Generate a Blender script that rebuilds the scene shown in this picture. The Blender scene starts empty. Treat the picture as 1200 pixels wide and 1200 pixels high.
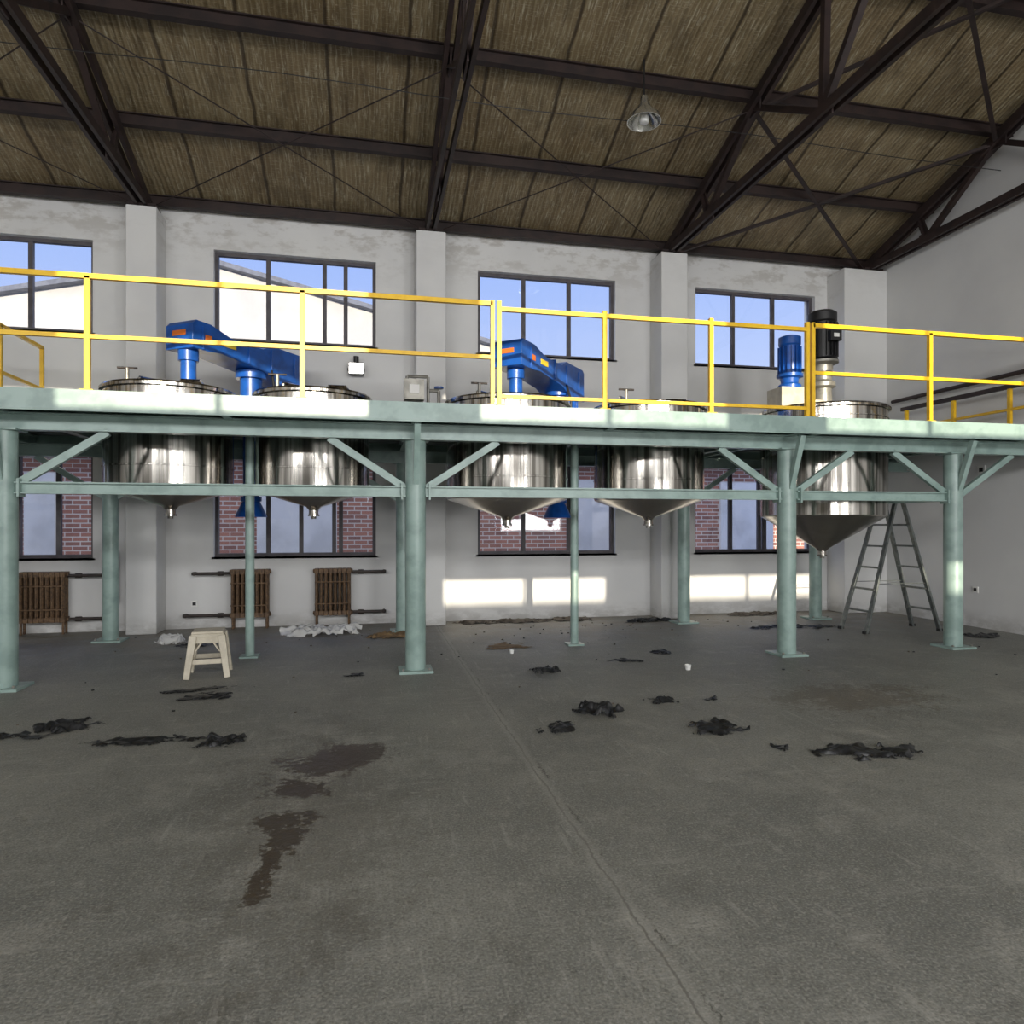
import bpy, bmesh, math, random
from mathutils import Vector, Matrix, noise
random.seed(4)
S=bpy.context.scene

# ---------------------------------------------------------------- materials
def srgb(r,g,b):
    f=lambda c:(c/255/12.92) if c/255<=.04045 else ((c/255+.055)/1.055)**2.4
    return (f(r),f(g),f(b),1)
class NT:
    def __init__(s,name):
        s.m=bpy.data.materials.new(name); s.m.use_nodes=True
        s.t=s.m.node_tree; s.b=s.t.nodes['Principled BSDF']; s.out=s.t.nodes['Material Output']
    def n(s,ty,**k):
        x=s.t.nodes.new(ty)
        for a,v in k.items(): setattr(x,a,v)
        return x
    def l(s,a,b): s.t.links.new(a,b)
    def put(s,v,sock):
        if hasattr(v,'is_linked') or hasattr(v,'links'): s.l(v,sock)
        else: sock.default_value=v
    def math(s,op,a,b=0,c=None,clamp=False):
        x=s.n('ShaderNodeMath',operation=op,use_clamp=clamp)
        s.put(a,x.inputs[0]); s.put(b,x.inputs[1])
        if c is not None: s.put(c,x.inputs[2])
        return x.outputs[0]
    def pos(s): return s.n('ShaderNodeNewGeometry').outputs['Position']
    def vscale(s,v,sc):
        x=s.n('ShaderNodeMapping'); s.l(v,x.inputs[0]); x.inputs['Scale'].default_value=sc; return x.outputs[0]
    def noise(s,v,scale,detail=4,rough=.55):
        x=s.n('ShaderNodeTexNoise'); s.l(v,x.inputs['Vector'])
        x.inputs['Scale'].default_value=scale; x.inputs['Detail'].default_value=detail; x.inputs['Roughness'].default_value=rough
        return x.outputs['Fac']
    def ramp(s,f,a,b):   # smooth 0..1 between a and b
        x=s.n('ShaderNodeMapRange'); x.interpolation_type='SMOOTHSTEP'
        s.l(f,x.inputs[0]); x.inputs[1].default_value=a; x.inputs[2].default_value=b
        return x.outputs[0]
    def mix(s,f,a,b):
        x=s.n('ShaderNodeMix',data_type='RGBA')
        s.put(f,x.inputs[0]); s.put(a,x.inputs[6]); s.put(b,x.inputs[7]); return x.outputs[2]
    def bump(s,h,strength,dist=.02):
        x=s.n('ShaderNodeBump'); s.l(h,x.inputs['Height']); x.inputs['Strength'].default_value=strength; x.inputs['Distance'].default_value=dist
        s.l(x.outputs[0],s.b.inputs['Normal'])
def simple(name,c1,c2=None,rough=.5,metal=0,scale=6,lo=.4,hi=.65,bump=0,stretch=(1,1,1)):
    t=NT(name); c1=srgb(*c1); c2=srgb(*c2) if c2 else c1
    p=t.vscale(t.pos(),stretch); n=t.noise(p,scale)
    t.l(t.mix(t.ramp(n,lo,hi),c1,c2),t.b.inputs['Base Color'])
    t.b.inputs['Roughness'].default_value=rough; t.b.inputs['Metallic'].default_value=metal
    if bump: t.bump(n,bump)
    return t.m

GREEN=simple('green_grey_paint',(146,168,162),(128,150,144),.35,0,5)
DECKU=simple('deck_plate_steel',(96,106,100),(66,70,66),.55,.2,4)
YEL=simple('yellow_paint',(238,192,34),(226,178,24),.4,0,8)
BLUE=simple('blue_machine_paint',(26,84,168),(20,70,142),.3,0,6)
DARK=simple('dark_brown_steel',(50,37,35),(37,28,28),.6,.1,5)
BLACK=simple('black_paint',(28,28,30),(20,20,22),.4)
RUST=simple('rusty_cast_iron',(112,88,64),(80,62,48),.65,.1,30)
PIPE=simple('dark_pipe',(62,54,50),(48,42,40),.55,.2)
FRAME=simple('window_frame_grey',(84,80,84),(70,66,70),.5)
ALU=simple('weathered_aluminium',(118,124,122),(96,100,98),.4,.5,14)
CREAM=simple('cream_plastic',(198,190,172),(182,174,156),.45,0,10)
BLKPL=simple('black_plastic_film',(22,23,25),(42,43,45),.42,0,14,bump=.4)
GREYR=simple('grey_rubble',(104,96,86),(62,55,48),.9,0,12,bump=.5)
CARD=simple('cardboard',(128,104,72),(104,84,58),.85,0,10)
WHITEP=simple('white_plastic',(225,225,222),None,.4)
GREYM=simple('grey_cast_metal',(150,148,140),(120,118,112),.4,.5)
REFL=simple('polished_reflector',(205,205,200),(185,185,180),.18,.9,6)
LABEL=simple('yellow_label',(225,190,50),None,.5)
LABELR=simple('red_label',(210,110,40),None,.5)
OUTW=simple('outside_render_white',(228,228,228),(210,210,210),.85,0,1.5)
OUTC=simple('warehouse_render',(204,202,198),(190,188,186),.9,0,.8)
OUTR=simple('outside_roof_grey',(120,124,134),(104,108,118),.8)
OUTG=simple('outside_ground',(150,146,138),(122,118,112),.9,0,1)
# stainless (vertically brushed shells, reflection streaks painted into the colour, plain on the cones)
t=NT('brushed_stainless')
p=t.pos(); n=t.noise(t.vscale(p,(7,7,.1)),1.8,5,.65)
n2=t.noise(p,1.6,3)
t.l(t.mix(t.ramp(n,.38,.62),srgb(122,118,112),srgb(226,222,215)),t.b.inputs['Base Color'])
t.b.inputs['Metallic'].default_value=1
t.l(t.math('MULTIPLY_ADD',n2,.12,.08),t.b.inputs['Roughness'])
t.bump(n,.08,.012)
STEEL=t.m
CONE=simple('stainless_cone',(196,190,182),(180,174,166),.24,1,1.5)
# clear film
t=NT('clear_plastic_film'); t.b.inputs['Base Color'].default_value=srgb(232,232,230); t.b.inputs['Roughness'].default_value=.25
t.b.inputs['Alpha'].default_value=.7; n=t.noise(t.pos(),20); t.bump(n,.6)
FILM=t.m
# glass
t=NT('window_glass'); tr=t.n('ShaderNodeBsdfTransparent'); gl=t.n('ShaderNodeBsdfGlossy'); mx=t.n('ShaderNodeMixShader')
tr.inputs[0].default_value=(.93,.94,.96,1); gl.inputs['Roughness'].default_value=.03; mx.inputs[0].default_value=.04
t.l(tr.outputs[0],mx.inputs[1]); t.l(gl.outputs[0],mx.inputs[2]); t.l(mx.outputs[0],t.out.inputs[0]); GLASS=t.m
def emis(name,c,s):
    t=NT(name); t.b.inputs['Emission Color'].default_value=c; t.b.inputs['Emission Strength'].default_value=s; return t.m
LAMPON=emis('lit_lamp_lens',(1,.97,.9,1),12)
# wall plaster
t=NT('white_plaster'); p=t.pos()
n=t.noise(p,.9,4,.5); n2=t.noise(t.vscale(p,(1,1,2.2)),2.6,8,.7); n3=t.noise(p,18,3)
sep=t.n('ShaderNodeSeparateXYZ'); t.l(p,sep.inputs[0])
up=t.ramp(sep.outputs['Z'],5.0,6.1); low=t.ramp(sep.outputs['Z'],.3,0)
c=t.mix(t.ramp(n,.35,.65),srgb(216,216,215),srgb(207,207,207))
back=t.ramp(sep.outputs['Y'],10.0,10.5)
m=t.math('MULTIPLY',t.math('MULTIPLY',up,back),t.ramp(n2,.46,.62))
c=t.mix(t.math('MULTIPLY',m,.55),c,srgb(150,143,134))
m=t.math('MULTIPLY',low,t.ramp(n2,.35,.6))
c=t.mix(t.math('MULTIPLY',m,.5),c,srgb(130,126,120))
t.l(c,t.b.inputs['Base Color']); t.b.inputs['Roughness'].default_value=.7; t.bump(n3,.03)
PLAST=t.m
# floor
t=NT('worn_concrete_floor'); p=t.pos(); sep=t.n('ShaderNodeSeparateXYZ'); t.l(p,sep.inputs[0]); X,Y=sep.outputs['X'],sep.outputs['Y']
n=t.noise(p,.55,6,.62); n2=t.noise(p,3.2,8,.7); n3=t.noise(p,26,5,.7); ns=t.noise(t.vscale(p,(9,1.0,1)),2.0,6,.7); ns2=t.noise(t.vscale(p,(1.2,7,1)),1.6,6,.7)
n4=t.noise(p,90,3,.6); nb=t.noise(p,1.3,7,.68)
c=t.mix(t.ramp(n,.32,.70),srgb(106,107,102),srgb(130,130,123))
c=t.mix(t.math('MULTIPLY',t.ramp(n2,.5,.66),.45),c,srgb(148,146,138))
c=t.mix(t.math('MULTIPLY',t.ramp(n2,.48,.30),.5),c,srgb(88,87,82))
c=t.mix(t.math('MULTIPLY',t.ramp(nb,.54,.66),.35),c,srgb(156,154,146))
c=t.mix(t.math('MULTIPLY',t.ramp(n3,.55,.70),.5),c,srgb(168,166,158))
c=t.mix(t.math('MULTIPLY',t.ramp(n3,.45,.3),.5),c,srgb(70,69,64))
c=t.mix(t.math('MULTIPLY',t.ramp(n4,.5,.66),.45),c,srgb(168,166,158))
c=t.mix(t.math('MULTIPLY',t.ramp(n4,.48,.34),.45),c,srgb(68,68,64))
c=t.mix(t.math('MULTIPLY',t.ramp(ns,.58,.66),.28),c,srgb(170,168,160))
c=t.mix(t.math('MULTIPLY',t.ramp(ns2,.58,.66),.22),c,srgb(170,168,160))
dn=t.math('MULTIPLY',t.math('SUBTRACT',n2,.5),4.2)
dn2=t.math('MULTIPLY',t.math('SUBTRACT',n3,.5),2.6)
def blob(cx,cy,rx,ry,lo=.85,hi=1.15,k=0):
    dx=t.math('SUBTRACT',X,cx); dy=t.math('SUBTRACT',Y,cy)
    if k: dx=t.math('SUBTRACT',dx,t.math('MULTIPLY',dy,k))
    a=t.math('DIVIDE',dx,rx); b=t.math('DIVIDE',dy,ry)
    r=t.math('SQRT',t.math('ADD',t.math('MULTIPLY',a,a),t.math('MULTIPLY',b,b)))
    r=t.math('ADD',r,t.math('ADD',dn,dn2)); return t.ramp(r,hi,lo)
dust=t.math('MULTIPLY',t.ramp(Y,7.6,10.0),t.ramp(n2,.35,.6))
c=t.mix(t.math('MULTIPLY',dust,.5),c,srgb(118,105,90))
st=blob(-.20,4.50,.27,.30,k=.5)
for a in [(-.40,4.08,.17,.17),(-.28,4.32,.15,.16),(-.43,3.62,.12,.14),(-.43,3.20,.05,.28),(-.38,3.42,.08,.18),(-.46,3.02,.045,.14)]:
    st=t.math('MAXIMUM',st,blob(*a))
c=t.mix(t.math('MULTIPLY',st,.92),c,srgb(52,37,21))
c=t.mix(t.math('MULTIPLY',blob(4.1,5.2,.8,.4,.5,1.3),.5),c,srgb(84,72,54))
c=t.mix(t.math('MULTIPLY',blob(-.3,3.7,.45,1.2,.3,1.6),.3),c,srgb(84,77,66))
wx=t.math('ADD',t.math('MULTIPLY',t.math('SUBTRACT',n2,.5),.07),t.math('MULTIPLY',t.math('SUBTRACT',n3,.5),.03))
xd=t.math('ABSOLUTE',t.math('SUBTRACT',t.math('ADD',X,wx),1.0))
cr=t.math('MULTIPLY',t.ramp(xd,.008,.002),t.ramp(n,.3,.5))
xd2=t.math('ABSOLUTE',t.math('SUBTRACT',t.math('ADD',X,t.math('MULTIPLY',t.math('SUBTRACT',n3,.5),.10)),1.045))
cr2=t.math('MULTIPLY',t.ramp(xd2,.006,.002),t.ramp(n2,.48,.58))
c=t.mix(t.math('MULTIPLY',t.math('MAXIMUM',cr,cr2),.8),c,srgb(56,54,49))
c=t.mix(t.math('MULTIPLY',t.ramp(xd,.06,.01),.25),c,srgb(168,166,158))
t.l(c,t.b.inputs['Base Color'])
t.l(t.math('SUBTRACT',t.math('MULTIPLY_ADD',n2,.4,.36),t.math('MULTIPLY',st,.2)),t.b.inputs['Roughness'])
t.bump(t.math('ADD',n3,t.math('MULTIPLY',n2,.6)),.3,.012)
FLOOR=t.m
# roof insulation panels
t=NT('foil_insulation_ceiling'); p=t.pos(); sep=t.n('ShaderNodeSeparateXYZ'); t.l(p,sep.inputs[0]); X,Y=sep.outputs['X'],sep.outputs['Y']
wob=t.math('MULTIPLY',t.math('SUBTRACT',t.noise(t.vscale(p,(1,1.5,1)),1.4,3),.5),.07)
xx=t.math('ADD',X,wob)
rib=t.math('SINE',t.math('MULTIPLY',xx,2*math.pi/.062))
n=t.noise(t.vscale(p,(6,.8,1)),1.6,7,.7); n2=t.noise(p,.8,4); n3=t.noise(t.vscale(p,(3,26,1)),3.5,4,.6); n5=t.noise(t.vscale(p,(40,4,1)),1.2,5,.7); n6=t.noise(t.vscale(p,(2.2,1.2,1)),1.5,6,.65)
cellx=t.math('DIVIDE',xx,.93)
pid=t.math('FLOOR',t.math('ADD',cellx,.5)); pidy=t.math('FLOOR',t.math('DIVIDE',Y,2.72))
wn=t.n('ShaderNodeTexWhiteNoise',noise_dimensions='2D'); cbx=t.n('ShaderNodeCombineXYZ'); t.l(pid,cbx.inputs[0]); t.l(pidy,cbx.inputs[1]); t.l(cbx.outputs[0],wn.inputs['Vector'])
seamf=t.math('ABSOLUTE',t.math('SUBTRACT',t.math('FRACT',cellx),.5))
seam=t.ramp(seamf,.032,.010)
c=t.mix(t.ramp(n,.32,.68),srgb(112,96,68),srgb(154,138,106))
c=t.mix(t.math('MULTIPLY',t.ramp(n2,.4,.62),.45),c,srgb(116,94,62))
c=t.mix(t.math('MULTIPLY',wn.outputs['Value'],.35),c,srgb(100,88,66))
c=t.mix(t.math('MULTIPLY',t.ramp(rib,.2,1),.3),c,srgb(176,164,134))
c=t.mix(t.math('MULTIPLY',t.ramp(n5,.54,.66),.6),c,srgb(204,198,174))
c=t.mix(t.math('MULTIPLY',t.ramp(n3,.55,.68),.4),c,srgb(192,184,160))
c=t.mix(t.math('MULTIPLY',t.ramp(n6,.50,.36),.4),c,srgb(74,60,40))
c=t.mix(t.math('MULTIPLY',seam,.8),c,srgb(50,38,25))
t.l(c,t.b.inputs['Base Color']); t.b.inputs['Roughness'].default_value=.45; t.b.inputs['Metallic'].default_value=.2
t.bump(t.math('ADD',t.math('MULTIPLY',rib,.3),t.math('ADD',t.math('ADD',n3,n6),t.math('MULTIPLY',seam,-1))),.6,.018)
ROOFM=t.m
# brick
t=NT('red_brick'); p=t.pos(); sep=t.n('ShaderNodeSeparateXYZ'); t.l(p,sep.inputs[0]); cb=t.n('ShaderNodeCombineXYZ'); t.l(sep.outputs['X'],cb.inputs[0]); t.l(sep.outputs['Z'],cb.inputs[1])
bk=t.n('ShaderNodeTexBrick'); t.l(cb.outputs[0],bk.inputs['Vector']); bk.inputs['Scale'].default_value=1
bk.inputs['Brick Width'].default_value=.26; bk.inputs['Row Height'].default_value=.085; bk.inputs['Mortar Size'].default_value=.010
bk.inputs['Color1'].default_value=srgb(184,126,106); bk.inputs['Color2'].default_value=srgb(142,100,90); bk.inputs['Mortar'].default_value=srgb(214,206,196)
t.l(bk.outputs['Color'],t.b.inputs['Base Color']); t.b.inputs['Roughness'].default_value=.85
BRICK=t.m

# ---------------------------------------------------------------- mesh builder
def frame(d,up):
    d=d.normalized(); up=Vector(up)
    if abs(d.dot(up))>.98: up=Vector((0,1,0)) if abs(d.y)<.9 else Vector((1,0,0))
    s=d.cross(up).normalized(); u=s.cross(d).normalized(); return s,u
class MB:
    def __init__(s): s.bm=bmesh.new(); s.mats=[]
    def mi(s,m):
        if m not in s.mats: s.mats.append(m)
        return s.mats.index(m)
    def face(s,vs,i):
        try: f=s.bm.faces.new(vs); f.material_index=i; f.smooth=True
        except ValueError: pass
    def box(s,c,d,m,rz=0):
        i=s.mi(m); c=Vector(c); R=Matrix.Rotation(rz,3,'Z'); v=[]
        for z in(-.5,.5):
            for x,y in((-.5,-.5),(.5,-.5),(.5,.5),(-.5,.5)):
                v.append(s.bm.verts.new(c+R@Vector((x*d[0],y*d[1],z*d[2]))))
        for f in((3,2,1,0),(4,5,6,7),(0,1,5,4),(1,2,6,5),(2,3,7,6),(3,0,4,7)): s.face([v[k] for k in f],i)
    def bx(s,x0,x1,y0,y1,z0,z1,m): s.box(((x0+x1)/2,(y0+y1)/2,(z0+z1)/2),(x1-x0,y1-y0,z1-z0),m)
    def ext(s,prof,p0,p1,m,up=(0,0,1),sc1=1):
        i=s.mi(m); p0=Vector(p0); p1=Vector(p1); sd,u=frame(p1-p0,up)
        a=[s.bm.verts.new(p0+sd*x+u*y) for x,y in prof]; b=[s.bm.verts.new(p1+(sd*x+u*y)*sc1) for x,y in prof]
        n=len(prof)
        for k in range(n): s.face([a[k],a[(k+1)%n],b[(k+1)%n],b[k]],i)
        s.face(a[::-1],i); s.face(b,i)
    def beam(s,p0,p1,w,h,m,up=(0,0,1),sc1=1): s.ext([(-w/2,-h/2),(w/2,-h/2),(w/2,h/2),(-w/2,h/2)],p0,p1,m,up,sc1)
    def ibeam(s,p0,p1,w,h,m,t=.014,up=(0,0,1)):
        a,b,k=w/2,h/2,t/2
        s.ext([(-a,-b),(a,-b),(a,-b+t),(k,-b+t),(k,b-t),(a,b-t),(a,b),(-a,b),(-a,b-t),(-k,b-t),(-k,-b+t),(-a,-b+t)],p0,p1,m,up)
    def angle(s,p0,p1,w,m,t=.01,up=(0,0,1)):
        a=w/2; s.ext([(-a,-a),(a,-a),(a,-a+t),(-a+t,-a+t),(-a+t,a),(-a,a)],p0,p1,m,up)
    def tube(s,p0,p1,r,m,seg=14,r2=None):
        r2=r if r2 is None else r2
        s.ext([(r*math.cos(2*math.pi*k/seg),r*math.sin(2*math.pi*k/seg)) for k in range(seg)],p0,p1,m,sc1=r2/r)
    def path(s,pts,r,m,seg=10):
        for a,b in zip(pts,pts[1:]): s.tube(a,b,r,m,seg)
    def lathe(s,c,prof,m,seg=56):
        i=s.mi(m); c=Vector(c); rings=[]
        for r,z in prof:
            if r<1e-5: rings.append([s.bm.verts.new(c+Vector((0,0,z)))]*seg)
            else: rings.append([s.bm.verts.new(c+Vector((r*math.cos(2*math.pi*k/seg),r*math.sin(2*math.pi*k/seg),z))) for k in range(seg)])
        for a,b in zip(rings,rings[1:]):
            for k in range(seg):
                q=[a[k],a[(k+1)%seg],b[(k+1)%seg],b[k]]; u=[]
                for v in q:
                    if v not in u: u.append(v)
                if len(u)>2: s.face(u,i)
    def done(s,name,parent=None,bevel=0,ang=.6,recalc=True):
        if recalc: bmesh.ops.recalc_face_normals(s.bm,faces=s.bm.faces)
        for e in s.bm.edges:
            if len(e.link_faces)==2 and e.calc_face_angle(0)>ang: e.smooth=False
        xs=[v.co for v in s.bm.verts]
        lo=Vector([min(v[k] for v in xs) for k in range(3)]); hi=Vector([max(v[k] for v in xs) for k in range(3)])
        o=Vector(((lo.x+hi.x)/2,(lo.y+hi.y)/2,lo.z))
        for v in s.bm.verts: v.co-=o
        me=bpy.data.meshes.new(name); s.bm.to_mesh(me); s.bm.free()
        for m in s.mats: me.materials.append(m)
        ob=bpy.data.objects.new(name,me); S.collection.objects.link(ob); ob.location=o
        if bevel:
            b=ob.modifiers.new('bevel','BEVEL'); b.width=bevel; b.segments=2; b.limit_method='ANGLE'
        if parent: ob.parent=parent
        return ob

# ---------------------------------------------------------------- hall dimensions
XL,XR=-10.9,8.74; YB,YF=10.6,-5.4; YR=2.6
SL=.34
def zc(y): return 6.1+SL*(YB-y) if y>=YR else 6.1+SL*(y-YF)
BAYX=[-6.93,-3.03,.92,4.80]
def holed_wall(name,x0,x1,z0,z1,holes,y0,y1,mat):
    b=MB(); xs=sorted({x0,x1,*[h[0] for h in holes],*[h[1] for h in holes]}); zs=sorted({z0,z1,*[h[2] for h in holes],*[h[3] for h in holes]})
    for xa,xb in zip(xs,xs[1:]):
        cx=(xa+xb)/2; run=None
        for za,zb in zip(zs,zs[1:]):
            cz=(za+zb)/2; hole=any(h[0]<cx<h[1] and h[2]<cz<h[3] for h in holes)
            if not hole: run=(run[0],zb) if run else (za,zb)
            if hole and run: b.bx(xa,xb,y0,y1,run[0],run[1],mat); run=None
        if run: b.bx(xa,xb,y0,y1,run[0],run[1],mat)
    return b.done(name)
ZW=[(1.03,2.56),(4.20,5.50)]
BW=[(-9.9,-7.62),(-6.05,-3.78),(-2.19,.12),(1.69,3.97),(5.39,7.66)]
holes=[(a,b,z0,z1) for a,b in BW for z0,z1 in ZW]
holed_wall('wall_back',XL,XR,0,6.12,holes,YB,YB+.3,PLAST)
FW=[(-10,-7.2),(-6.5,-3.7),(-2.75,.05),(1.05,3.85),(4.95,7.75)]
fh=[(a,b,3.92,5.3) for a,b in FW]+[(a,b,1.2,2.55) for a,b in FW[3:]]
holed_wall('wall_front',XL,XR,0,6.12,fh,YF-.3,YF,PLAST)
for nm,x0,x1 in(('wall_right',XR,XR+.3),('wall_left',XL-.3,XL)):
    b=MB(); i=b.mi(PLAST); pr=[(YF-.3,0),(YB+.3,0),(YB+.3,6.0),(YR,zc(YR)),(YF-.3,6.0)]
    A=[b.bm.verts.new((x0,y,z)) for y,z in pr]; B=[b.bm.verts.new((x1,y,z)) for y,z in pr]
    for k in range(5): b.face([A[k],A[(k+1)%5],B[(k+1)%5],B[k]],i)
    b.face(A,i); b.face(B[::-1],i); b.done(nm)
b=MB(); b.bx(XL-.3,XR+.3,YF-.3,YB+.3,-.12,0,FLOOR); b.done('floor')
b=MB(); i=b.mi(ROOFM)
for ya,yb in((YB+.5,YR),(YR,YF-.5)):
    za=6.1-SL*.5; za,zb=(za,zc(YR)) if ya>yb and yb==YR else (zc(YR),za)
    vs=[(XL-.4,ya,za),(XR+.4,ya,za),(XR+.4,yb,zb),(XL-.4,yb,zb)]
    lo=[b.bm.verts.new(v) for v in vs]; hi=[b.bm.verts.new((v[0],v[1],v[2]+.12)) for v in vs]
    b.face(lo,i); b.face(hi,i)
    for k in range(4): b.face([lo[k],lo[(k+1)%4],hi[(k+1)%4],hi[k]],i)
b.done('ceiling')
# pilasters
n=0
for x0,x1 in((-7.15,-6.71),(-3.22,-2.83),(.70,1.14),(4.58,5.03),(7.9,XR)):
    n+=1; b=MB(); b.bx(x0,x1,10.15,YB,0,5.86,PLAST); b.done('trim_%d'%n,bevel=.012)
# windows on the back wall
def window(name,x0,x1,z0,z1,splits,y):
    b=MB(); f=.05
    b.bx(x0,x1,y,y+.07,z0,z0+f,FRAME); b.bx(x0,x1,y,y+.07,z1-f,z1,FRAME)
    b.bx(x0,x0+f,y,y+.07,z0+f,z1-f,FRAME); b.bx(x1-f,x1,y,y+.07,z0+f,z1-f,FRAME)
    for s in splits: b.bx(s-.03,s+.03,y+.005,y+.065,z0+f,z1-f,FRAME)
    b.bx(x0+f,x1-f,y+.032,y+.038,z0+f,z1-f,GLASS)
    b.bx(x0-.03,x1+.03,y-.09,y,z0-.03,z0,PLAST)
    b.done(name)
n=0
for k,(a,c) in enumerate(BW):
    w=c-a
    for j,(z0,z1) in enumerate(ZW):
        n+=1; sp=[a+w/3,a+2*w/3]
        if k==2: sp=[-1.45,-.64,-.33] if j else [-1.45,-.98,-.5,-.4]
        if k==1: sp=[-5.3,-4.6] if j else [-5.3,-4.75,-4.25]
        if k==4 and not j: sp=[6.1,6.65,6.75]
        window('window_%d'%n,a,c,z0,z1,sp,YB+.09)
for a,c,z0,z1 in fh:
    n+=1; b=MB(); y=YF-.2; f=.05
    b.bx(a,c,y,y+.07,z0,z0+f,FRAME); b.bx(a,c,y,y+.07,z1-f,z1,FRAME)
    for s in(a,a+(c-a)/2-.03,c-.06): b.bx(s,s+.06,y+.003,y+.067,z0+f,z1-f,FRAME)
    b.done('window_%d'%n)

# ---------------------------------------------------------------- roof steel
PY=[10.45,9.2,7.85,6.45,5.05,3.8,2.75]; PY+= [2*YR-y for y in PY]
b=MB()
for y in PY: b.ibeam((XL,y,zc(y)-.085),(XR,y,zc(y)-.085),.09,.15,DARK)
b.done('roof_purlins')
def truss(x,nm):
    b=MB(); zt=lambda y: zc(y)-.16-.07
    for sgn in(1,-1):
        Y=lambda y: y if sgn>0 else 2*YR-y
        T=lambda y:(x,Y(y),zt(Y(y))); B=lambda y:(x,Y(y),5.95)
        for o in(-.055,.055):
            b.beam((x+o,Y(10.5),zt(Y(10.5))),(x+o,YR,zt(YR)),.05,.13,DARK)
            b.beam((x+o,Y(10.4),5.93),(x+o,YR,5.93),.045,.11,DARK)
        for p,q in((T(9.2),B(9.04)),(T(7.85),B(9.04)),(T(7.85),B(6.5)),(T(6.45),B(6.5)),(T(5.05),B(6.5)),(T(5.05),B(3.9)),(T(3.8),B(3.9)),(T(YR),B(3.9))):
            b.angle(p,q,.075,DARK,t=.03)
        for q in(B(9.04),B(6.5),B(3.9),T(7.85),T(5.05)): b.box(q,(.02,.3,.2),DARK)
    b.beam((x,YR,zt(YR)),(x,YR,5.95),.07,.07,DARK)
    b.box((x,10.3,5.89),(.36,.26,.03),DARK)
    b.done(nm)
for k,x in enumerate(BAYX): truss(x,'roof_truss')
truss(8.5,'roof_truss')
b=MB()
zz=lambda y: zc(y)-.26
for (xa,xb,r) in((4.8,8.5,.055),(.92,4.8,.008),(-3.03,.92,.008),(-6.93,-3.03,.008)):
    for ya,yb in((10.4,7.85),(7.85,5.05)):
        if r<.03 and yb<6: continue
        for s,e in(((xa,ya),(xb,yb)),((xa,yb),(xb,ya))):
            p0=(s[0],s[1],zz(s[1])); p1=(e[0],e[1],zz(e[1]))
            if r>.03: b.angle(p0,p1,r,DARK,t=.02)
            else: b.tube(p0,p1,r,DARK,8)
b.done('roof_bracing')
# pendant lamp + wire
b=MB(); c=(3.25,7.7,6.34)
b.lathe(c,[(.045,.30),(.05,.22),(.07,.2),(.08,.17),(.19,.06),(.205,0),(.195,0),(.17,.05),(.07,.15),(0,.16)],REFL,32)
b.lathe((c[0],c[1],c[2]+.02),[(0,-.05),(.05,-.03),(.06,.03),(.03,.1),(0,.11)],WHITEP,16)
b.tube((c[0],c[1],c[2]+.28),(c[0],c[1],zc(7.7)+.02),.012,BLACK,8)
b.done('pendant_lamp')
b=MB(); pts=[(XL+.1+k*.98,8.0,6.52-.03*math.sin(k*1.1)) for k in range(0,21)]; pts[-1]=(XR,8.0,6.5); b.path(pts,.005,BLACK,6); b.done('overhead_cable')

# ---------------------------------------------------------------- mezzanine
YE,YD=6.75,9.95; ZD=2.69
FRONTX=[-7.0,-3.25,.48,4.74,7.02]; Y1,Y2=7.07,9.7
TANKS=[(-2.17,8.3,.66,3.0,1.87,.20),(-.62,8.3,.64,3.0,1.87,.20),(1.69,8.3,.75,3.0,1.80,.24),(3.56,8.3,.70,3.0,1.80,.24),(6.11,8.3,.80,3.06,1.60,.46)]
MIX=[(-2.02,8.46,-1.47,9.3,-.13,-.10),(1.80,8.3,2.62,9.3,-.24,-.17)]
b=MB(); b.bx(XL+.02,XR-.02,YE+.02,YD,ZD-.03,ZD,DECKU)
plate=b.done('deck_plate')
cb_=MB()
for (x,y,r,*_) in TANKS: cb_.lathe((x,y,2),[(0,0),(r+.035,0),(r+.035,1.2),(0,1.2)],DECKU,48)
for m_ in MIX: cb_.lathe((m_[2],m_[3],2),[(0,0),(.15,0),(.15,1.2),(0,1.2)],DECKU,24)
cut=cb_.done('cutter')
md=plate.modifiers.new('b','BOOLEAN'); md.object=cut; md.operation='DIFFERENCE'; md.solver='EXACT'
bpy.context.view_layer.update()
dg=bpy.context.evaluated_depsgraph_get(); me=bpy.data.meshes.new_from_object(plate.evaluated_get(dg))
plate.modifiers.clear(); plate.data=me; bpy.data.objects.remove(cut)
b=MB()
for px in FRONTX:
    for py in(Y1,Y2):
        b.tube((px,py,.02),(px,py,2.37),.105 if py==Y1 else .095,GREEN,24)
        b.box((px,py,.012),(.34,.34,.024),GREEN,); b.box((px,py,2.37),(.28,.24,.02),GREEN)
        for sx in(-1,1):
            if px+sx*.9<XR: b.beam((px+sx*.08,py,1.86),(px+sx*.86,py,2.37),.05,.07,GREEN)
            b.beam((px+sx*.13,py-.13,.03),(px+sx*.13,py-.13,.05),.02,.02,GREYM)
    b.beam((px,Y1-.08,1.92),(px,YE+.03,2.5),.06,.06,GREEN)          # forward strut
    b.ibeam((px,YE+.03,2.59),(px,YD,2.59),.09,.13,GREEN)
for x in(-5.1,-1.31,2.53):
    b.tube((x,8.2,.015),(x,8.2,2.5),.05,GREEN,18); b.box((x,8.2,.01),(.2,.2,.02),GREEN)
    b.ibeam((x,YE+.03,2.585),(x,9.05,2.585),.07,.14,GREEN)
for x in(-4.2,-8.9,5.0,7.9): b.ibeam((x,YE+.03,2.585),(x,YD,2.585),.07,.12,GREEN)
b.ibeam((XL+.02,Y1,2.45),(XR-.02,Y1,2.45),.12,.16,GREEN)
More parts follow.
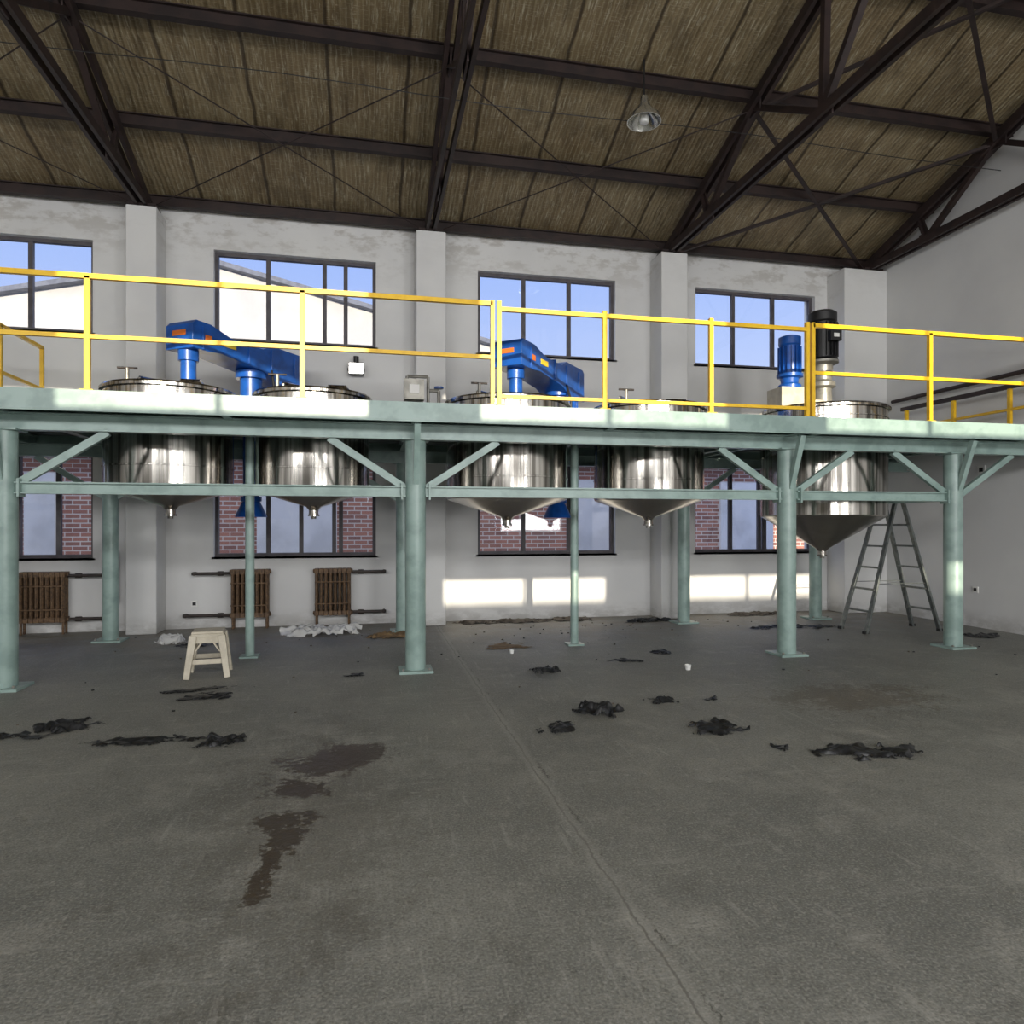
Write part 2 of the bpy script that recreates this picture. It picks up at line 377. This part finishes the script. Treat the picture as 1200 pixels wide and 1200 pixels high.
b.ibeam((XL+.02,Y2,2.45),(XR-.02,Y2,2.45),.12,.16,GREEN)
b.ibeam((XL+.02,7.33,2.6),(XR-.02,7.33,2.6),.06,.1,GREEN)
b.ibeam((XL+.02,YD-.03,2.6),(XR-.02,YD-.03,2.6),.06,.12,GREEN)
# edge channel
b.ext([(-.03,-.09),(.03,-.09),(.03,-.08),(-.02,-.08),(-.02,.08),(.03,.08),(.03,.09),(-.03,.09)],(XL+.02,YE,2.605),(XR-.02,YE,2.605),GREEN,up=(0,0,1))
b.bx(XL+.02,XR-.02,YE-.035,YE-.022,2.51,2.70,GREEN)
# tie beam
for a,c in zip(FRONTX,FRONTX[1:]):
    b.ibeam((a+.1,Y1-.02,1.84),(c-.1,Y1-.02,1.84),.09,.11,GREEN)
    b.box((a+.14,Y1-.02,1.84),(.02,.13,.17),GREEN); b.box((c-.14,Y1-.02,1.84),(.02,.13,.17),GREEN)
b.ibeam((FRONTX[-1],Y1+.1,1.84),(FRONTX[-1],Y2-.1,1.84),.08,.1,GREEN)
mez=b.done('steel_mezzanine')
plate.parent=mez; plate.matrix_parent_inverse=Matrix.Translation(-mez.location)
# railing
b=MB(); YRL=6.78
def post(x,w=.045,top=3.73): b.box((x,YRL,(ZD+.01+top)/2),(w,.045,top-ZD-.01),YEL); b.box((x,YRL,ZD+.018),(.11,.07,.012),YEL)
for x in(-9.9,-8.1,-6.2,-4.35,-2.46,-.61,2.42,3.63,6.41,8.0): post(x)
for x in(1.23,1.30,4.80,4.87): post(x,.04,3.76)
b.beam((XL+.05,YRL,3.73),(1.23,YRL,3.73),.045,.045,YEL); b.beam((XL+.05,YRL,3.19),(1.23,YRL,3.19),.038,.038,YEL)
b.beam((1.3,YRL,3.68),(4.8,YRL,3.68),.042,.042,YEL); b.beam((1.3,YRL,2.80),(4.8,YRL,2.80),.035,.035,YEL)
b.beam((4.87,YRL,3.73),(XR-.02,YRL,3.73),.045,.045,YEL); b.beam((4.87,YRL,3.2),(XR-.02,YRL,3.2),.038,.038,YEL)
b.done('safety_railing')
b=MB()   # side railing far left
for y in(7.6,8.6,9.6): b.box((-4.0,y,3.21),(.04,.04,1.02),YEL)
b.beam((-4.0,7.6,3.72),(-4.0,9.6,3.72),.04,.04,YEL); b.beam((-4.0,7.6,3.2),(-4.0,9.6,3.2),.035,.035,YEL)
b.done('safety_railing')
b=MB()
for y in(7.6,8.5,9.4): b.box((8.45,y,ZD+.35),(.045,.045,.68),YEL)
b.beam((8.45,7.0,3.36),(8.45,9.5,3.36),.05,.06,DARK); b.beam((8.45,7.0,3.05),(8.45,9.5,3.05),.035,.035,YEL)
b.tube((8.62,7.0,3.56),(8.62,9.9,3.56),.03,DARK); b.box((8.68,9.5,3.56),(.1,.04,.04),DARK); b.box((8.68,7.5,3.56),(.1,.04,.04),DARK)
b.done('safety_railing')

# ---------------------------------------------------------------- tanks
for k,(x,y,r,zt,zb,ch) in enumerate(TANKS):
    b=MB()
    b.lathe((x,y,0),[(0,zt-.01),(r-.03,zt-.01),(r+.02,zt),(r+.035,zt-.02),(r+.035,zt-.05),(r,zt-.06),(r,zb+.03)],STEEL,72)
    b.lathe((x,y,0),[(r,zb+.03),(r-.01,zb+.01),(r-.03,zb),(.09,zb-ch+.04),(.055,zb-ch),(.055,zb-ch-.05),(0,zb-ch-.05)],CONE,72)
    for zz_ in((zb+.26),): b.lathe((x,y,0),[(r-.004,zz_-.012),(r+.007,zz_-.009),(r+.007,zz_+.009),(r-.004,zz_+.012)],STEEL,72)
    b.lathe((x,y,0),[(r-.01,zt-.17),(r+.012,zt-.165),(r+.012,zt-.155),(r-.01,zt-.15)],STEEL,72)
    # outlet valve
    b.tube((x,y,zb-ch-.05),(x,y,zb-ch-.10),.03,GREYM,16); b.lathe((x,y,zb-ch-.06),[(0,.01),(.065,.01),(.065,-.01),(0,-.01)],STEEL,24)
    # support lugs on deck
    for a in(45,135,225,315):
        ca,sa=math.cos(math.radians(a)),math.sin(math.radians(a))
        b.box((x+ca*(r+.05),y+sa*(r+.05),ZD+.035),(.12,.1,.06),STEEL,math.radians(a))
    # lid fittings
    b.lathe((x+.28,y-.3,0),[(0,zt+.05),(.13,zt+.05),(.14,zt+.035),(.14,zt-.01)],STEEL,28)
    b.tube((x+.28-.1,y-.3,zt+.08),(x+.28+.1,y-.3,zt+.08),.009,STEEL,8)
    for s in(-.1,.1): b.tube((x+.28+s,y-.3,zt+.04),(x+.28+s,y-.3,zt+.08),.009,STEEL,8)
    if k<4:
        b.path([(x-.35,y+.1,zt-.01),(x-.35,y+.1,zt+.16),(x-.15,y+.3,zt+.16),(x-.15,y+.3,zt-.01)],.022,STEEL)
        b.tube((x-.38,y-.2,zt-.01),(x-.38,y-.2,zt+.2),.02,GREYM); b.tube((x-.48,y-.2,zt+.2),(x-.28,y-.2,zt+.2),.012,PIPE)
    if k==4:
        # central black motor on pedestal
        b.lathe((x,y,0),[(.22,zt-.01),(.22,zt+.04),(.13,zt+.08),(.12,zt+.3),(.17,zt+.33),(.17,zt+.38),(.12,zt+.42),(.14,zt+.62),(.21,zt+.65),(.21,zt+.68)],GREYM,32)
        b.lathe((x,y,0),[(.21,zt+.68),(.2,zt+.70),(.17,zt+.72),(.17,zt+1.2),(.19,zt+1.22),(.19,zt+1.33),(.15,zt+1.36),(0,zt+1.37)],BLACK,32)
        for q in range(20):
            a=2*math.pi*q/20; ca,sa=math.cos(a),math.sin(a)
            b.box((x+ca*.185,y+sa*.185,zt+.96),(.04,.008,.46),BLACK,a)
        b.box((x+.02,y-.22,zt+.98),(.16,.1,.14),BLACK); b.box((x+.02,y-.272,zt+.98),(.08,.006,.05),WHITEP)
        # secondary blue motor
        mx_,my_=x-.50,y
        b.box((mx_,my_,zt+.14),(.46,.34,.28),CREAM); b.box((mx_+.3,my_,zt+.06),(.3,.26,.14),CREAM)
        b.lathe((mx_,my_,0),[(.15,zt+.28),(.15,zt+.33),(.11,zt+.36),(.12,zt+.42),(.17,zt+.44),(.17,zt+.48)],BLUE,28)
        b.lathe((mx_,my_,0),[(.13,zt+.48),(.13,zt+.86),(.145,zt+.88),(.145,zt+.98),(.1,zt+1.0),(0,zt+1.0)],BLUE,28)
        for q in range(16):
            a=2*math.pi*q/16; ca,sa=math.cos(a),math.sin(a); b.box((mx_+ca*.14,my_+sa*.14,zt+.67),(.03,.007,.36),BLUE,a)
    b.done('mixing_tank')

# ---------------------------------------------------------------- blue mixers
def mixer(hx,hy,cx,cy,ov,D):
    b=MB(); d=(Vector((cx,cy,0))-Vector((hx,hy,0))); L=d.length; d.normalize(); s=Vector((d.y,-d.x,0))
    P=lambda l,w,z: Vector((hx,hy,0))+d*l+s*w+Vector((0,0,z+(D if z>3.3 else 0)))
    prof=[(ov,3.60),(ov,3.87),(ov+.05,3.92),(.14,3.92),(.45,3.84),(1.0,3.84),(1.15,3.92),(1.75,3.92),(1.81,3.88),(1.81,3.46),(1.3,3.46),(1.0,3.56),(.3,3.62),(.1,3.60)]
    i=b.mi(BLUE); w=.2
    A=[b.bm.verts.new(P(l,-w,z)) for l,z in prof]; B=[b.bm.verts.new(P(l,w,z)) for l,z in prof]
    for k in range(len(prof)): b.face([A[k],A[(k+1)%len(prof)],B[(k+1)%len(prof)],B[k]],i)
    b.face(A,i); b.face(B[::-1],i)
    rz=math.atan2(d.y,d.x)
    for l in(.02,.75,1.15,1.6): b.box(P(l,0,3.735),(.025,.43,.26),BLUE,rz)
    for l,m_,ww in((.42,LABEL,.22),(.1,LABELR,.1)):
        b.box(P(l,.203,3.75),(ww,.006,.07),m_,rz)
    b.box(P(ov-.003,0,3.78),(.006,.2,.06),LABELR,rz)
    b.tube(P(0,0,3.60),P(0,0,3.48),.11,BLUE,20); b.tube(P(0,0,3.48),P(0,0,3.08),.085,BLUE,20); b.tube(P(0,0,3.08),P(0,0,3.01),.06,GREYM,18)
    b.tube(P(L,0,3.56),P(L,0,3.47),.19,BLUE,28); b.tube(P(L,0,3.47),P(L,0,2.76),.135,BLUE,28); b.tube(P(L,0,2.76),P(L,0,2.70),.22,BLUE,28)
    b.box(P(L,.137,3.12),(.12,.01,.10),LABEL,rz)
    b.tube(P(L,0,2.70),P(L,0,1.86),.10,BLUE,24); b.tube(P(L,0,1.86),P(L,0,1.80),.13,BLUE,24); b.tube(P(L,0,1.80),P(L,0,1.60),.11,BLUE,24,r2=.2)
    b.tube(P(1.62,0,3.48),P(1.62,0,3.02),.15,BLUE,24); b.tube(P(1.62,0,3.02),P(1.62,0,2.94),.165,BLUE,24)
    for q in range(14):
        a=2*math.pi*q/14; b.box(P(1.62,0,3.17)+Vector((math.cos(a)*.155,math.sin(a)*.155,0)),(.03,.008,.26),BLUE,a)
    b.path([P(1.15,.2,3.6),P(1.12,.28,3.2),P(1.15,.26,2.9),P(1.2,.2,2.7)],.018,BLACK,8)
    b.done('industrial_mixer',bevel=.008)
for m_ in MIX: mixer(*m_)

# deck pipe manifold between the mixers
b=MB(); x,y,Z=.66,8.6,ZD+.004
b.bx(x-.22,x+.02,y-.15,y+.1,Z+.35,Z+.60,GREYM); b.bx(x-.16,x-.04,y-.16,y-.15,Z+.42,Z+.53,WHITEP)
for sx in(-.2,0): b.tube((x+sx,y,Z),(x+sx,y,Z+.36),.02,GREYM)
b.path([(x+.08,y,Z),(x+.08,y,Z+.66),(x-.18,y,Z+.66),(x-.18,y,Z+.58)],.02,GREYM)
b.path([(x+.22,y+.05,Z),(x+.22,y+.05,Z+.5),(x+.08,y+.05,Z+.5)],.022,GREYM); b.lathe((x+.22,y+.05,Z+.5),[(0,.05),(.06,.05),(.06,.03),(0,.03)],BLUE,16)
b.bx(x-.32,x+.3,y-.1,y+.15,Z,Z+.03,GREYM)
b.done('pipe_manifold')
# wall floodlight (lit)
b=MB(); b.bx(-.28,-.06,10.42,10.52,3.74,3.92,BLACK); b.bx(-.27,-.07,10.41,10.42,3.755,3.905,LAMPON)
for x in(-.29,-.05): b.bx(x-.006,x+.006,10.45,10.595,3.82,3.84,BLACK)
b.bx(-.27,-.07,10.585,10.598,3.78,3.88,BLACK); b.tube((-.17,10.48,3.92),(-.17,10.48,4.02),.04,BLACK)
b.done('floodlight')

# ---------------------------------------------------------------- radiators
YW=YB-.006
def radiator(x0,x1,nsec,pipes):
    b=MB(); w=(x1-x0)/nsec; y=10.47
    for k in range(nsec):
        cx=x0+w*(k+.5)
        for dy in(-.055,.055): b.ext([(w*.36*math.cos(a),.032*math.sin(a)) for a in [2*math.pi*q/10 for q in range(10)]],(cx,y+dy,.22),(cx,y+dy,.82),RUST,up=(0,1,0))
        for z in(.2,.82): b.box((cx,y,z),(w*.92,.17,.07),RUST)
        b.box((cx,y-.05,.52),(w*.25,.09,.6),RUST)
    for z in(.2,.82): b.tube((x0-.02,y,z),(x1+.02,y,z),.028,RUST)
    for s in(x0+w*.5,x1-w*.5):
        for dy in(-.05,.05): b.tube((s,y+dy,.0),(s,y+dy,.18),.018,RUST,8)
    for z in(.34,.66): b.tube((x0+.01,y-.09,z),(x1-.01,y-.09,z),.012,RUST,8)
    for s in pipes:
        if s<0: xa,xb=x0,x0-.5
        else: xa,xb=x1,x1+.48
        for z,e in((.80,.0),(.2,.08)):
            xe=xb-.12 if (s<0 and z<.5) else xb
            b.tube((xa,y,z),(xe,y,z),.022,PIPE); b.tube((xe,y,z),(xe,YW,z),.022,PIPE); b.lathe((xe,y,z),[(0,.03),(.03,.02),(.03,-.02),(0,-.03)],PIPE,12)
            b.tube(((xa+s*.1),y,z-.0),((xa+s*.18),y,z),.035,PIPE,10)
    b.done('cast_iron_radiator',bevel=.004)
radiator(-4.63,-4.05,9,(1,)); radiator(-1.93,-1.40,8,(-1,)); radiator(-.77,-.24,8,(1,))
b=MB(); b.tube((-3.48,10.5,.42),(-3.48,10.5,1.12),.04,PIPE); b.tube((-3.48,10.5,.42),(-3.48,YW,.42),.03,PIPE); b.tube((-3.48,10.5,1.1),(-3.48,YW,1.1),.03,PIPE); b.done('heating_pipe')
for nm,c,d in(('power_socket',(-2.45,10.590,.36),(.09,.016,.09)),('power_socket',(8.730,8.4,.55),(.016,.09,.09)),('power_socket',(8.730,8.3,2.3),(.016,.12,.12))):
    b=MB(); b.box(c,d,WHITEP); b.box((c[0]-(.009 if d[0]<.05 else 0),c[1]-(.009 if d[1]<.05 else 0),c[2]),(d[0]*.5,d[1]*.5,d[2]*.5),BLACK); b.done(nm)

# ---------------------------------------------------------------- ladder
b=MB(); cx,cy,H=7.29,8.42,1.86
for sx in(-1,1):
    for sy in(-1,1):
        b.beam((cx+sx*.60,cy+sy*.25,.0),(cx+sx*.05,cy+sy*.17,H),.03,.06,ALU,up=(0,1,0)); b.box((cx+sx*.60,cy+sy*.25,.02),(.07,.05,.04),BLACK)
    for k in range(1,6):
        f=k/6.2; x=cx+sx*(.60-.55*f); w=.25-.08*f
        b.beam((x,cy-w,H*f),(x,cy+w,H*f),.05,.025,ALU)
b.box((cx,cy,H),(.16,.38,.03),ALU); 
for sy in(-1,1): b.tube((cx-.39,cy+sy*.22,.68),(cx+.39,cy+sy*.22,.68),.006,ALU,6); b.tube((cx-.06,cy+sy*.18,H-.03),(cx+.06,cy+sy*.18,H-.03),.02,PIPE)
b.done('step_ladder')

# ---------------------------------------------------------------- plastic stool
b=MB(); H=.45
b.box((0,0,H-.012),(.285,.285,.024),CREAM); b.box((0,0,H-.04),(.30,.30,.035),CREAM)
for sx in(-1,1):
    for sy in(-1,1):
        b.beam((sx*.184,sy*.184,0),(sx*.128,sy*.128,H-.04),.055,.055,CREAM,up=(0,1,0),sc1=1.3)
for a in(0,1,2,3):
    R=Matrix.Rotation(a*math.pi/2,3,'Z')
    b.box(R@Vector((0,.138,H-.08)),(.27,.018,.07) if a%2==0 else (.018,.27,.07),CREAM)
    b.box(R@Vector((0,.163,.16)),(.31,.016,.05) if a%2==0 else (.016,.31,.05),CREAM)
    for s in(-1,1): b.beam(R@Vector((s*.115,.142,H-.2)),R@Vector((s*.05,.136,H-.1)),.03,.016,CREAM)
st=b.done('plastic_stool',bevel=.006); st.location=(-1.55,7.28,0); st.rotation_euler=(0,0,.12)

# ---------------------------------------------------------------- scraps
def scrap(name,x,y,sx,sy,rz,h,seed,mat,n=40,cutoff=.62):
    bm=bmesh.new(); vs={}
    for i in range(n):
        for j in range(n):
            u=i/(n-1)*2-1; v=j/(n-1)*2-1
            q=Vector((u*2.0*max(1,sx/sy*.6)+seed*7.3,v*2.0,seed*3.1))
            edge=math.hypot(u,v)+noise.noise(q)*.75+noise.noise(q*3.1)*.3
            if edge<cutoff+.2:
                f=max(0,1-edge/(cutoff+.2))
                q2=Vector((u*sx*4+seed,v*sy*7,seed*1.7))
                rg=1-abs(noise.noise(q2*1.6))*2.2
                z=.003+h*min(1,f*2.5)*max(0,.15+rg*.55+noise.noise(q2*3.5)*.25)
                vs[i,j]=bm.verts.new((u*sx+noise.noise(q2*2)*.03,v*sy+noise.noise(q2*2+Vector((9,9,9)))*.03,z))
    for i in range(n-1):
        for j in range(n-1):
            k=[(i,j),(i+1,j),(i+1,j+1),(i,j+1)]
            if all(a in vs for a in k): bm.faces.new([vs[a] for a in k]).smooth=True
    bmesh.ops.delete(bm,geom=[v for v in bm.verts if not v.link_faces],context='VERTS')
    me=bpy.data.meshes.new(name); bm.to_mesh(me); bm.free(); me.materials.append(mat)
    o=bpy.data.objects.new(name,me); S.collection.objects.link(o); o.location=(x,y,0); o.rotation_euler=(0,0,rz)
    return o
for k,a in enumerate([(-2.2,5.60,.26,.22,.5,.07),(-2.55,5.44,.22,.12,.2,.03),(-1.52,5.14,.42,.12,-.05,.03),(-1.0,5.04,.17,.17,.3,.06),
    (-1.38,6.36,.26,.16,.4,.03),(-1.5,6.65,.3,.08,.3,.015),(1.83,5.19,.20,.20,.7,.10),(1.38,4.84,.20,.12,.5,.04),(3.37,7.47,.15,.13,0,.03),
    (1.76,6.77,.17,.16,.4,.06),(2.5,4.62,.24,.19,-.2,.05),(2.44,5.41,.13,.13,.3,.05),(2.72,4.12,.07,.08,.3,.03),(3.12,3.92,.28,.18,-.15,.045),(3.42,3.88,.18,.13,.3,.04),
    (2.8,7.1,.22,.10,-.3,.02),(-.13,6.96,.12,.10,.2,.02),(2.9,5.4,.1,.05,.6,.015),(-2.1,9.1,.25,.15,0,.03),(6.4,8.9,.35,.2,.1,.03),(8.1,7.7,.3,.2,0,.04),(4.3,9.95,.45,.2,.1,.07),(5.7,8.95,.3,.2,.2,.04)]):
    scrap('black_plastic_scrap',*a[:6],k+1,BLKPL)
scrap('clear_plastic_sheet',-.62,9.8,.55,.34,.1,.16,31,FILM,44,.8); scrap('clear_plastic_sheet',-2.45,9.4,.18,.22,.3,.14,33,FILM,40,.8)
scrap('cardboard_sheet',.35,9.3,.4,.25,.1,.07,35,CARD); scrap('cardboard_sheet',1.7,8.25,.3,.25,.6,.012,37,CARD)
for k,(x,w) in enumerate([(1.6,.35),(2.35,.5),(3.1,.4),(6.3,.5)]): scrap('grey_plastic_scrap',x,10.32,w,.18,0,.06,50+k,GREYR,40,.75)
b=MB(); rnd=random.Random(3)
for k in range(110):
    x=rnd.uniform(-6,8.2); y=10.0-abs(rnd.gauss(0,.9)) if k%3 else rnd.uniform(5,9)
    if k%3==1: x=rnd.uniform(1.2,4.4)
    s=rnd.uniform(.005,.018); b.box((x,y,s*.4),(s*1.6,s,s*.8),GREYR if k%2 else BLKPL,rnd.uniform(0,3))
b.done('floor_rubble')
for x,y,s in((1.64,7.78,.026),(3.24,6.53,.034)):
    b=MB(); b.lathe((x,y,0),[(0,.002),(s*.75,.002),(s,s*1.6),(s*.92,s*1.6),(s*.68,.01),(0,.01)],WHITEP,20); b.done('plastic_cup')

# ---------------------------------------------------------------- outside
b=MB(); b.bx(-60,60,YB+.35,70,-.35,-.2,OUTG); b.bx(-60,60,-70,YF-.35,-.35,-.2,OUTG); b.done('ground')
b=MB(); b.bx(-9,12,14,14.3,-.2,2.75,BRICK)
for a,c in((-6.1,-5.6),(-2.1,-.6),(4.3,5.1),(7.7,9.0)): b.bx(a,c,13.93,14.0,-.2,2.45,OUTW)
b.bx(-9.1,12.1,13.85,14.45,2.75,2.83,OUTR); b.done('brick_outbuilding')
b=MB(); i=b.mi(OUTC); pr=[(-17,-.2),(8,-.2),(8,6.45),(-4.6,9.3),(-17,6.5)]
A=[b.bm.verts.new((x,22,z)) for x,z in pr]; B=[b.bm.verts.new((x,34,z)) for x,z in pr]
for k in range(5): b.face([A[k],A[(k+1)%5],B[(k+1)%5],B[k]],i)
b.face(A,i); b.face(B[::-1],i)
b.beam((-17.3,21.95,6.45),(-4.6,21.95,9.38),.5,.14,OUTR); b.beam((8.3,21.95,6.4),(-4.6,21.95,9.38),.5,.14,OUTR)
b.done('neighbouring_warehouse')
b=MB(); b.bx(-25,25,-20.3,-20,-.3,3.72,OUTW); b.bx(-25,25,-20.4,-19.95,3.72,3.8,OUTR); b.done('sun_block_wall')  # unseen wall, added to block the low sun beneath the wall patches

# ---------------------------------------------------------------- lights
w=bpy.data.worlds.new('sky'); S.world=w; w.use_nodes=True; nt=w.node_tree; bg=nt.nodes['Background']
tc=nt.nodes.new('ShaderNodeTexCoord'); sp=nt.nodes.new('ShaderNodeSeparateXYZ'); cr=nt.nodes.new('ShaderNodeValToRGB')
nt.links.new(tc.outputs['Generated'],sp.inputs[0]); nt.links.new(sp.outputs['Z'],cr.inputs[0]); nt.links.new(cr.outputs[0],bg.inputs[0])
cr.color_ramp.elements[0].position=.15; cr.color_ramp.elements[0].color=srgb(204,220,255); cr.color_ramp.elements[1].position=.75; cr.color_ramp.elements[1].color=srgb(120,155,240)
e=cr.color_ramp.elements.new(.42); e.color=srgb(156,188,255)
bg.inputs[1].default_value=1.15
sd=bpy.data.lights.new('sun','SUN'); sd.energy=6.5; sd.angle=.006; sd.color=(1,.89,.70); so=bpy.data.objects.new('sun',sd); S.collection.objects.link(so)
dv=Vector((0.0,1,-.1156)); so.rotation_euler=dv.to_track_quat('-Z','Y').to_euler()
for k,(a,c,z0,z1) in enumerate(fh):
    ld=bpy.data.lights.new('window_daylight','AREA'); ld.shape='RECTANGLE'; ld.size=c-a-.15; ld.size_y=z1-z0-.15; ld.energy=210 if z0>3 else 175; ld.color=(1,.99,.97)
    lo=bpy.data.objects.new('window_daylight',ld); S.collection.objects.link(lo); lo.location=((a+c)/2,YF-.02,(z0+z1)/2)
    lo.rotation_euler=Vector((0,1,0)).to_track_quat('-Z','Z').to_euler()
ld=bpy.data.lights.new('yard_fill_light','AREA'); ld.shape='RECTANGLE'; ld.size=22; ld.size_y=2.4; ld.energy=700; ld.color=(.9,.95,1)  # added fill lamp above the yard, brightens brick facade and window sills
lo=bpy.data.objects.new('yard_fill_light',ld); S.collection.objects.link(lo); lo.location=(0,12.3,7.6); lo.rotation_euler=Vector((0,.25,-1)).to_track_quat('-Z','Y').to_euler()

# ---------------------------------------------------------------- camera
cd=bpy.data.cameras.new('cam'); cd.lens=24; cd.sensor_width=36; cd.shift_y=.0125; co=bpy.data.objects.new('camera',cd); S.collection.objects.link(co)
co.location=(0,0,1.5); co.rotation_euler=(math.radians(90),0,-math.atan(169/800)); S.camera=co
S.view_settings.view_transform='Standard'; S.view_settings.look='None'; S.view_settings.exposure=0
